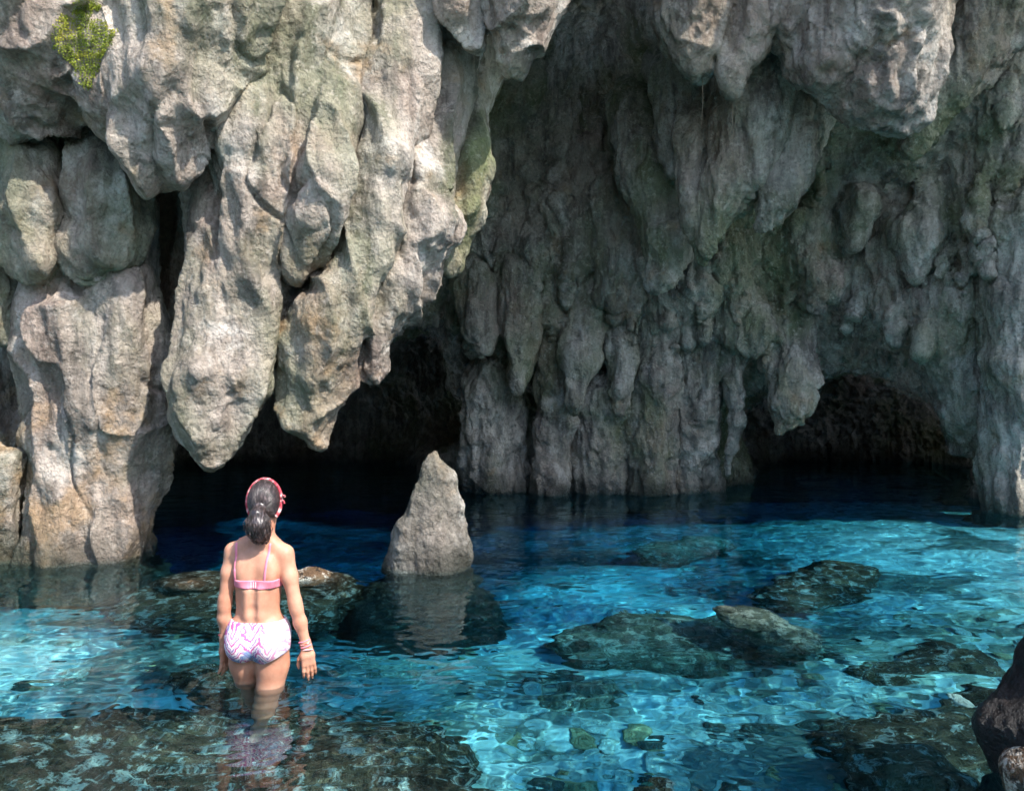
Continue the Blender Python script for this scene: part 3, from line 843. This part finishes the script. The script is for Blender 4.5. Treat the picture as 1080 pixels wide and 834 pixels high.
for px, py, s, mi, lb, dd in ((1012, 738, .11, 0, 'white stone near the black boulder at the right', .35), (715, 810, .13, 0, 'large white angular stone on the bed at the bottom middle', .8),
                          (672, 762, .2, 1, 'large flat tan stone under the water near the bottom middle', .9), (645, 790, .1, 0, 'white stone left of the large white angular stone', .85)):
    w = PW(px, py, dd)
    o = receiver(link('stone', protos[mi * 6 + rng.integers(6)][0]))
    o.location, o.scale, o.rotation_euler = w, (s * 1.2, s, s * .9), (.1, .1, rng.uniform(0, 6))
    if dd > .5:
        o.location.z = bed_z(w[0], w[1]) + s * .2
    tag(o, lb, 'stone')

# moss on the jutting block
mv = nV[np.unique(nQ[nI == 1])]
px, py = CX + mv[:, 0] / mv[:, 1] * F, CY - (mv[:, 2] - CAM_H) / mv[:, 1] * F
hit = (((px - 95) / 40) ** 2 + ((py - 44) / 46) ** 2 + 2.6 * fbm(mv * 4, 4, 900) < .5) & (mv[:, 1] < 6.4)
mv = mv[hit]
print('moss', len(mv))
if len(mv):
    mp = mv[rng.integers(0, len(mv), 9000)] + rng.normal(size=(9000, 3)) * .004 + np.array([0, -.012, .004])
    a, b2 = rng.normal(size=(2, 9000, 3))
    a /= np.linalg.norm(a, axis=1)[:, None]
    b2 /= np.linalg.norm(b2, axis=1)[:, None]
    sz = rng.uniform(.003, .009, (9000, 1))
    q = np.stack([mp - a * sz, mp - b2 * sz * .6, mp + a * sz, mp + b2 * sz * .6], 1).reshape(-1, 3)
    t = NT('yellow_green_moss')
    t.done(t.ramp(t.noise(9, 4), [(.3, lin(84, 96, 36)), (.5, lin(140, 150, 50)), (.7, lin(180, 172, 66))]), .9)
    tag(link('moss', make_mesh('moss', q, np.arange(36000).reshape(-1, 4), False), t.m), 'patch of yellow green moss growing on the jutting rock at the top left', 'moss', kind='stuff')
# ------------------------------------------------------------------ water
rows = [-3.9, -2, -.5, .5, 1.2]
while rows[-1] < 18.5:
    rows.append(rows[-1] + max(.011, .0042 * rows[-1]))
rows = np.array(rows)
uu = np.linspace(-1, 1, 760)
hw = np.where(rows < 1, 6, .78 * rows + 1.0)
wide = np.maximum(10.2, hw + .2)
e_ = np.linspace(1 / 90, 1, 90)[:, None]
outer = hw[None] + e_ * (wide - hw)[None]                    # coarser columns out to the banks
wx = np.concatenate([-outer[::-1], uu[:, None] * hw[None], outer])
wy = np.repeat(rows[None], len(wx), 0)
q3 = np.stack([wx.ravel(), wy.ravel(), np.zeros(wx.size)], 1)
far_f = np.clip(1.25 - wy.ravel() / 12, .3, 1)
wq3 = q3 + .16 * np.stack([perlin(q3 * 1.3, 1011), perlin(q3 * 1.3, 1012), np.zeros(len(q3))], 1)
calm = np.clip(.75 + 1.1 * perlin(q3 * np.array([.55, .8, 1]), 1013), .3, 1.4)
calm2 = np.clip(.8 + 1.6 * perlin(q3 * np.array([.8, 1.1, 1]) + 40, 1014), .15, 1.8)
wz = .0072 * perlin(q3 * np.array([1.7, 2.4, 1]), 1001) + .0046 * calm * perlin(wq3 * np.array([4., 6.4, 1]) + 9, 1002) + .0030 * calm2 * far_f * perlin(wq3 * np.array([8.5, 15, 1]), 1003) + .0010 * calm2 * far_f * perlin(wq3 * np.array([18, 31, 1]), 1004)
for cx, cy, am, wl in ((-1.2, 3.8, .0008, .085), (-.68, 6.4, .0012, .11)):
    rr = np.hypot(q3[:, 0] - cx, q3[:, 1] - cy)
    wz += am * np.sin(rr / wl * 6.283) * np.exp(-rr / .9) * sstep(.1, .3, rr)
gi = np.arange(wx.size).reshape(wx.shape)
wq = np.stack([gi[:-1, :-1], gi[1:, :-1], gi[1:, 1:], gi[:-1, 1:]], -1).reshape(-1, 4)
t = NT('clear_water')
t.b.inputs['Transmission Weight'].default_value = 1
t.b.inputs['IOR'].default_value = 1.33
t.done((1, 1, 1, 1), 0.0)
wo = tag(link('water', make_mesh('water', np.stack([wx.ravel(), wy.ravel(), wz], 1), wq), t.m), kind='structure')
wo.cycles.is_caustics_caster = True
# the body of the water: it takes the red and then the green out of the light
t = NT('blue_water_depth')
t.t.nodes.remove(t.b)
va = t.n('VolumeAbsorption', i_Color=WATER_COL, i_Density=WATER_DEN)
t.t.links.new(va.outputs[0], t.t.nodes['Material Output'].inputs['Volume'])
bv = np.array([(x, y, z) for x in (-16, 16) for y in (-3.9, 18.55) for z in (-5.6, .03)])
bf = np.array([(0, 1, 3, 2), (4, 6, 7, 5), (0, 4, 5, 1), (2, 3, 7, 6), (0, 2, 6, 4), (1, 5, 7, 3)])
tag(link('water', make_mesh('water', bv, bf, False), t.m), kind='structure')
# ------------------------------------------------------------------ the woman, seen from behind
PX, PY, PZ = (272 - CX) / F * 3.8, 3.8, -.60                 # her feet stand on the shelf


def hand(fld, wr, tip, wdir, thumb, k=.008):
    wr, tip = np.array(wr), np.array(tip)
    L = np.linalg.norm(tip - wr)
    d = (tip - wr) / L
    w = np.array(wdir, float)
    w -= d * (w @ d)
    w /= np.linalg.norm(w)
    n = np.cross(d, w)
    if n[1] < 0:
        n = -n                                                # fingers curl forward
    kn = wr + d * .5 * L
    for o in (-.026, -.009, .009, .025):                      # palm
        fld.chain([(*(wr + w * o * .55), .014), (*(wr + d * L * .25 + w * o * .85), .0145), (*(kn + w * o), .0105)], .012, 1)
    for o, ln in ((-.028, .40), (-.0095, .50), (.0095, .47), (.027, .37)):
        p0 = kn + w * o
        p1 = p0 + (d + w * o * 3) * ln * L * .44 + n * .004
        p2 = p1 + d * ln * L * .30 + n * .010
        p3 = p2 + d * ln * L * .24 + n * .014
        fld.chain([(*p0, .0095), (*p1, .0086), (*p2, .0078), (*p3, .0066)], .004, 1)
    t0 = wr + d * L * .16 + w * thumb * .024 + n * .006
    t1 = t0 + d * L * .17 + w * thumb * .020 + n * .012
    t2 = t1 + d * L * .16 + w * thumb * .006 + n * .012
    t3 = t2 + d * L * .11 + n * .004
    fld.chain([(*t0, .013), (*t1, .0105), (*t2, .0092), (*t3, .0072)], .006, 1)


def torso(fld):
    ch = fld.chain
    fld.ell((.004, .0, 1.12), (.118, .086, .17), .03, 1)      # rib cage
    fld.ell((.008, .012, 1.185), (.135, .078, .085), .04, 1)  # upper back
    fld.ell((-.002, .006, .985), (.108, .074, .12), .04, 1)   # waist
    fld.ell((.004, .005, .865), (.140, .092, .105), .04, 1)   # hips
    fld.ell((-.066, -.050, .812), (.080, .080, .085), .035, 1)
    fld.ell((.076, -.050, .806), (.082, .082, .086), .035, 1)
    fld.ell((0, .05, 1.10), (.10, .055, .07), .04, 1)         # chest
    ch([(.016, .0, 1.24, .062), (.024, .0, 1.30, .048), (.034, .008, 1.37, .045), (.037, .012, 1.43, .047)], .035, 1)   # neck
    for s, sx, sz in ((-1, -.128, 1.252), (1, .142, 1.240)):
        ch([(.02 + s * .02, -.004, 1.315, .026), (.01 + s * .075, -.006, 1.272, .030), (sx, -.002, sz - .012, .040)], .035, 1)   # trapezius to shoulder
        fld.ell((.008 + s * .068, -.062, 1.155), (.036, .027, .062), .024, 1)         # shoulder blades
        ch([(.004 + s * .03, -.066, 1.06, .022), (.0 + s * .03, -.058, .95, .024)], .03, 1)   # back muscle
    ch([(.012, -.098, 1.23, .012), (.006, -.101, 1.10, .014), (0, -.095, .98, .013), (.002, -.100, .90, .012)], .025, 1, sub=True)   # spine furrow
    ch([(.004, -.150, .86, .010), (.004, -.150, .74, .014)], .022, 1, sub=True)


def legs(fld):
    fld.chain([(-.074, .0, .84, .083), (-.080, .03, .70, .073), (-.072, .075, .55, .063), (-.068, .105, .45, .052), (-.068, .11, .36, .052), (-.066, .14, .26, .050), (-.066, .175, .14, .034), (-.066, .185, .075, .034)], .03, 1)
    fld.chain([(.076, .0, .84, .088), (.078, .0, .70, .080), (.062, -.005, .55, .067), (.050, -.01, .45, .055), (.046, -.018, .36, .054), (.036, -.035, .26, .051), (.020, -.05, .14, .035), (.012, -.055, .075, .035)], .03, 1)


body = Field((-.27, -.20, -.03), (.34, .36, 1.64), .0045)
torso(body)
ch = body.chain
legs(body)
for fx, fy, ax in ((-.066, .19, -.02), (.012, -.05, -.03)):    # feet
    ch([(fx, fy - .022, .026, .030), (fx, fy + .05, .034, .032), (fx + ax * .6, fy + .11, .022, .034), (fx + ax * .8, fy + .150, .014, .028)], .03, 1)
    for j in range(5):
        o = (j - 2) * .014
        ch([(fx + ax * .8 + o, fy + .15, .012, .010), (fx + ax + o * 1.1, fy + .185 - abs(j - (1 if ax > -.025 else 3)) * .006, .008, .008)], .006, 1)
ch([(-.128, .0, 1.238, .042), (-.150, -.008, 1.14, .037), (-.168, -.012, 1.01, .031), (-.172, -.010, .975, .030), (-.178, .0, .92, .031), (-.183, .02, .82, .0215), (-.184, .024, .80, .020)], .022, 1)
ch([(.144, .0, 1.226, .043), (.170, -.010, 1.12, .039), (.198, -.014, 1.0, .032), (.206, -.014, .965, .031), (.224, -.008, .90, .032), (.250, .0, .80, .0225), (.255, .002, .78, .021)], .022, 1)
hand(body, (-.184, .026, .80), (-.178, .045, .628), (.45, .9, 0), 1)
hand(body, (.255, .002, .78), (.276, .005, .612), (.93, .36, 0), -1)
# head turned away: skull, jaw, nose, lips, eye sockets, ears
body.ell((.037, .0, 1.485), (.070, .090, .094), .02, 1)
body.ell((.037, .045, 1.435), (.054, .052, .062), .03, 1)
body.ell((.037, .092, 1.452), (.012, .018, .022), .012, 1)
body.ell((.037, .085, 1.412), (.024, .012, .012), .01, 1)
for s in (-1, 1):
    body.ell((.037 + s * .028, .096, 1.482), (.017, .012, .012), .012, 1, sub=True)
    body.ell((.037 + s * .028, .083, 1.482), (.013, .010, .010), .004, 1)
    body.ell((.037 + s * .074, .005, 1.468), (.010, .020, .030), .008, 1)
bV, bQ, _ = body.mesh()
bV = smooth(bV, bQ, .35)


def back_y(x, z, off):
    """Where the back of the body is at (x, z)."""
    i = int(round((x - body.lo[0]) / body.h))
    k = int(round((z - body.lo[2]) / body.h))
    j = np.argmax(body.f[i, :, k] < 0)
    a, b = body.f[i, j - 1, k], body.f[i, j, k]
    return float(body.ax[1][j - 1] + body.h * a / (a - b)) - off


t = NT('skin').obj()
sc = t.ramp(t.noise(5, 7, None, .65), [(.3, lin(168, 112, 88)), (.5, lin(192, 138, 112)), (.7, lin(208, 158, 132))])
t.b.inputs['Subsurface Weight'].default_value = .12
t.b.inputs['Subsurface Radius'].default_value = (.012, .005, .003)
t.b.inputs['Subsurface Scale'].default_value = .5
M['skin'] = t.done(sc, .5, t.bump(t.noise(60, 5), .0012, .6), .35)
who = receiver(link('person', make_mesh('person', bV, bQ), M['skin']))
who.location = (PX, PY, PZ)
who.scale = (.92, .96, 1)
tag(who, 'woman in a pink bikini standing thigh deep in the water, back to the camera', 'person')


def wear(name, m, V, Q, label=None):
    o = receiver(link(name, make_mesh(name, V, Q), m, who))
    return tag(o, label)


def tube(path, r, n=8, closed=False, flat=None):
    p = np.array(path, float)
    T_ = (np.roll(p, -1, 0) - np.roll(p, 1, 0)) if closed else np.gradient(p, axis=0)
    T_ /= np.linalg.norm(T_, axis=1)[:, None] + 1e-9
    ref = np.array([0, -1, .2]) if flat is None else np.array(flat, float)
    a = np.cross(T_, ref)
    a /= np.linalg.norm(a, axis=1)[:, None] + 1e-9
    b = np.cross(T_, a)
    th = np.arange(n) / n * 2 * np.pi
    rr = np.atleast_2d(np.array(r, float))
    r1 = np.broadcast_to(rr[0], (len(p),))[:, None, None]
    r2 = np.broadcast_to(rr[-1], (len(p),))[:, None, None]
    V = p[:, None] + a[:, None] * np.cos(th)[None, :, None] * r1 + b[:, None] * np.sin(th)[None, :, None] * r2
    m = len(p)
    i, j = np.meshgrid(np.arange(m if closed else m - 1), np.arange(n), indexing='ij')
    i2, j2 = (i + 1) % m, (j + 1) % n
    Q = np.stack([i * n + j, i2 * n + j, i2 * n + j2, i * n + j2], -1).reshape(-1, 4)
    return V.reshape(-1, 3), Q


def join(parts):
    V, Q, k = [], [], 0
    for v, q in parts:
        V.append(v)
        Q.append(q + k)
        k += len(v)
    return np.concatenate(V), np.concatenate(Q)


# bikini top: a band that follows the rib cage, with a clasp and two straps
tf = Field((-.18, -.17, .70), (.18, .17, 1.20), .0035)
torso(tf)
x, y, z = np.meshgrid(*tf.ax, indexing='ij')
base = tf.f.copy()
zc = 1.098 - .02 * x
tf.f = np.maximum(base - .005, np.abs(z - zc) - (.020 + .03 * np.clip(y + .02, 0, 1)))
V, Q, _ = tf.mesh()
t = NT('pink_fabric').obj()
M['pink'] = t.done(t.ramp(t.noise(30, 3), [(.3, lin(214, 122, 142)), (.7, lin(232, 146, 162))]), .7, t.bump(t.noise(190, 3), .001, .7), .2)
top = wear('bikini_top', M['pink'], smooth(V, Q, .4), Q)
def strap(x0, x1, zt, xo, yo, zo):
    pts = []
    for u_ in np.linspace(0, 1, 22):
        xx, zz = x0 + (x1 - x0) * u_ ** .8, 1.108 + (zt - 1.108) * u_
        pts.append((xx, back_y(xx, zz, .0015), zz))
    return pts + [(xo, yo, zo)]
for a in ((-.088, -.098, 1.285, -.098, .02, 1.30), (.060, .080, 1.285, .082, .02, 1.30)):
    sv, sq = tube(strap(*a), [[.0065], [.0022]], 8)
    receiver(link('strap', make_mesh('strap', sv, sq), M['pink'], top))
cl = [(.03 + .0 * i, back_y(.03, 1.085 + i * .003, .007), 1.085 + i * .003) for i in range(9)]
t = NT('pale_clasp')
M['clasp'] = t.done(lin(238, 196, 200), .5)
cv, cq = join([tube([(.004 + d * .012, back_y(.004 + d * .012, zz, .0062), zz) for zz in np.linspace(1.084, 1.113, 6)], [[.0035], [.0015]], 6) for d in (-1, 0, 1)])
receiver(link('clasp', make_mesh('clasp', cv, cq), M['clasp'], top))
# bikini bottom
lo_edge = .728 + np.clip(np.abs(x - .004) - .06, 0, 1) * .42 + np.where(y > 0, .35 * y, 0)
hi_edge = .915 + .02 * np.abs(x) - np.clip(-y - .05, 0, 1) * .02
tf.f = base.copy()
legs(tf)
hip = tf.f
tf.f = np.maximum(np.maximum(hip - .0055, lo_edge - z), z - hi_edge)
V, Q, _ = tf.mesh()
t = NT('patterned_fabric').obj()
zz = t.n('SeparateXYZ', i_Vector=t.pos)
zig = t.math('ABSOLUTE', t.math('SUBTRACT', t.math('FRACT', t.math('MULTIPLY', zz.outputs[0], 11)), .5))
ph = t.math('FRACT', t.math('ADD', t.math('ADD', t.math('MULTIPLY', zz.outputs[2], 20), t.math('MULTIPLY', zig, 2.4)), t.math('MULTIPLY', t.noise(11, 5), 3.2)))
pc = t.ramp(ph, [(.0, lin(238, 224, 226)), (.38, lin(240, 226, 228)), (.42, lin(206, 92, 140)), (.62, lin(186, 96, 158)), (.72, lin(236, 214, 222)), (.86, lin(232, 210, 222)), (.9, lin(120, 96, 160))])
pc = t.mix(t.ramp(t.noise(14, 3, t.map((1, 1, 1), (3, 1, 8))), [(.52, 0), (.6, .8)]), pc, lin(104, 146, 190))
sun_side = t.ramp(t.math('ADD', zz.outputs[0], t.math('MULTIPLY', t.noise(20, 2), .06)), [(.06, 0), (.12, .3)])  # right side paler: strong sunlight put into the fabric colour
pc = t.mix(sun_side, pc, lin(232, 212, 210))
M['pattern'] = t.done(pc, .7, t.bump(t.noise(170, 3), .001, .6), .2)
wear('bikini_bottom', M['pattern'], smooth(V, Q, .4), Q, 'white bikini bottom with pink, purple and blue zigzags')
del tf, x, y, z, base

# hair pulled back into a thick low tail
HC, HR = np.array([.037, -.002, 1.485]), np.array([.082, .097, .101])
hf = Field((-.09, -.22, 1.24), (.17, .12, 1.63), .005, (.006, 30, 41))
hf.ell(HC, HR, .01, 1)
hf.chain([(HC[0], .16, 1.40, .11)], .02, 1, sub=True)
hf.chain([(.038, -.095, 1.452, .030), (.038, -.125, 1.430, .036), (.042, -.125, 1.385, .048), (.048, -.112, 1.345, .038), (.046, -.100, 1.312, .016)], .018, 1)
hf.chain([(.038, -.125, 1.415, .03), (.070, -.118, 1.36, .026), (.078, -.105, 1.335, .010)], .015, 1)
V, Q, _ = hf.mesh()
parts = [(V + normals(V, Q) * (.003 * fbm(V * np.array([90, 60, 40.]), 2, 950))[:, None], Q)]
TIE = np.array([.038, -.112, 1.452])
for i in range(420):                                          # strands drawn back to the tie
    th = rng.uniform(-.9, math.pi + .9)
    f0 = rng.uniform(.02, .5)
    a = np.array([math.cos(th), -f0, math.sin(th)])
    a /= np.linalg.norm(a)
    b = (TIE - HC) / HR
    b /= np.linalg.norm(b)
    u_ = np.linspace(0, 1, 9)[:, None]
    d = a * (1 - u_) + b * u_
    d /= np.linalg.norm(d, axis=1)[:, None]
    parts.append(tube(HC + d * HR * rng.uniform(1.0, 1.035), [[.0011 + .0006 * rng.random()]], 4))
for i in range(320):                                          # strands of the tail
    th, rr_ = rng.uniform(0, 6.28), rng.uniform(.6, 1.08)
    u_ = np.linspace(0, 1, 12)
    e = rng.uniform(.75, 1.12)
    wd = .012 + .040 * np.sin(np.pi * np.clip(u_ * .95 + .03, 0, 1)) ** .8
    wv = rng.uniform(.003, .018) * u_ * np.sin(u_ * rng.uniform(7, 13) + rng.uniform(0, 6))
    p = np.stack([.038 + .012 * u_ + math.cos(th) * rr_ * wd * 1.15 + wv, -.112 - .02 * np.sin(np.pi * u_) + .012 * u_ + math.sin(th) * rr_ * wd * .85 + wv, 1.452 - .145 * e * u_], 1)
    parts.append(tube(p, [[.0012]], 4))
hv, hq = join(parts)
t = NT('dark_hair').obj()
hc = t.ramp(t.noise(1.0, 5, t.map((160, 40, 40))), [(.35, lin(28, 22, 22)), (.55, lin(58, 48, 46)), (.72, lin(120, 106, 104))])  # pale strands stand for sun highlights, put into the hair colour
M['hair'] = t.done(hc, .38, None, .6)
wear('hair', M['hair'], hv, hq, 'dark brown hair tied back in a thick low tail')
t = NT('red_band').obj()
M['red'] = t.done(t.ramp(t.noise(40, 3), [(.36, lin(140, 40, 54)), (.48, lin(186, 74, 84)), (.56, lin(206, 120, 122)), (.62, lin(232, 196, 190))]), .8, t.bump(t.noise(160, 3), .001, .6), .2)
th = np.linspace(-.75, math.pi + .75, 44)
hb = np.stack([HC[0] +   .089 * np.cos(th), -.012 + .016 * np.sin(th), HC[2] - .003 + .104 * np.sin(th)], 1)
parts = [tube(hb, [[.0095], [.006]], 8, flat=(0, 1, .01)), tube([(.125, -.01, 1.49), (.138, -.02, 1.512), (.150, -.024, 1.508)], [[.006]], 6), tube([(.125, -.01, 1.49), (.140, -.02, 1.484), (.146, -.024, 1.472)], [[.005]], 6)]
wear('headband', M['red'], *join(parts))


def bracelet(c, d, r, thick, m, label):
    d = np.array(d, float) / np.linalg.norm(d)
    a = np.cross(d, (0, 1, 0))
    a /= np.linalg.norm(a)
    b = np.cross(d, a)
    th = np.linspace(0, 2 * np.pi, 24, endpoint=False)[:, None]
    wob = 1 + .06 * np.sin(th * 3)
    v, q = tube(np.array(c) + (a * np.cos(th) + b * np.sin(th)) * r * wob, [[thick]], 6, True, d)
    return wear('bracelet', m, v, q, label)


t = NT('dark_beads').obj()
M['beads'] = t.done(t.ramp(t.noise(60, 2), [(.45, lin(44, 36, 40)), (.55, lin(190, 180, 170))]), .5)
for k_, (u_, m, lb) in enumerate(((.0, 'beads', 'dark beaded bracelet on the left wrist'), (.016, 'red', 'red cord bracelet on the left wrist'))):
    bracelet((-.1835, .021, .818 + u_), (0, .1, 1), .0245 + u_ * .1, .0035, M[m], lb)
for u_, m, lb in ((.0, 'pink', 'lowest pink bracelet on the right wrist'), (.013, 'red', 'red bracelet on the right wrist'), (.026, 'pink', 'upper pink bracelet on the right wrist')):
    bracelet((.2525 - u_ * .34, .0, .785 + u_), (-.3, .02, 1), .0262 + u_ * .05, .0036, M[m], lb)
bracelet((.2585, .003, .765), (-.1, .3, 1), .027, .0028, M['clasp'], 'pale bracelet nearest the right hand')
# ------------------------------------------------------------------ light, sky, camera
SUN_AZ, SUN_EL = math.radians(133), math.radians(47)         # azimuth clockwise from +Y
sd = np.array([math.sin(SUN_AZ) * math.cos(SUN_EL), math.cos(SUN_AZ) * math.cos(SUN_EL), math.sin(SUN_EL)])
L = bpy.data.lights.new('sun', 'SUN')
L.energy, L.angle, L.color = 2.6, math.radians(.9), (1, .95, .88)
L.cycles.is_caustics_light = True
lo = bpy.data.objects.new('sun', L)
COL.objects.link(lo)
from mathutils import Vector
lo.rotation_euler = Vector(sd).to_track_quat('Z', 'Y').to_euler()
W_ = bpy.data.worlds.new('World')
scene.world = W_
W_.use_nodes = True
nt = W_.node_tree
sky = nt.nodes.new('ShaderNodeTexSky')
sky.sky_type = 'NISHITA'
sky.sun_disc = False
sky.sun_elevation, sky.sun_rotation = SUN_EL, SUN_AZ
nt.links.new(sky.outputs[0], nt.nodes['Background'].inputs[0])
nt.nodes['Background'].inputs[1].default_value = .15

c = bpy.data.cameras.new('camera')
co = bpy.data.objects.new('camera', c)
COL.objects.link(co)
co.location = (0, 0, CAM_H)
co.rotation_euler = (math.radians(90), 0, 0)
c.sensor_width, c.lens = 36, 36 * F / 1080
c.clip_start, c.clip_end = .05, 500
scene.camera = co
scene.view_settings.view_transform = 'Standard'
scene.view_settings.look = 'None'
scene.view_settings.gamma = 1
scene.view_settings.exposure = 1.68
scene.render.resolution_x, scene.render.resolution_y = 1024, 790
scene.cycles.use_denoising = True
scene.cycles.max_bounces = 7
scene.cycles.diffuse_bounces = 3
scene.cycles.use_adaptive_sampling = True
scene.cycles.adaptive_threshold = .025
scene.cycles.transparent_max_bounces = 8
scene.cycles.sample_clamp_indirect = 6
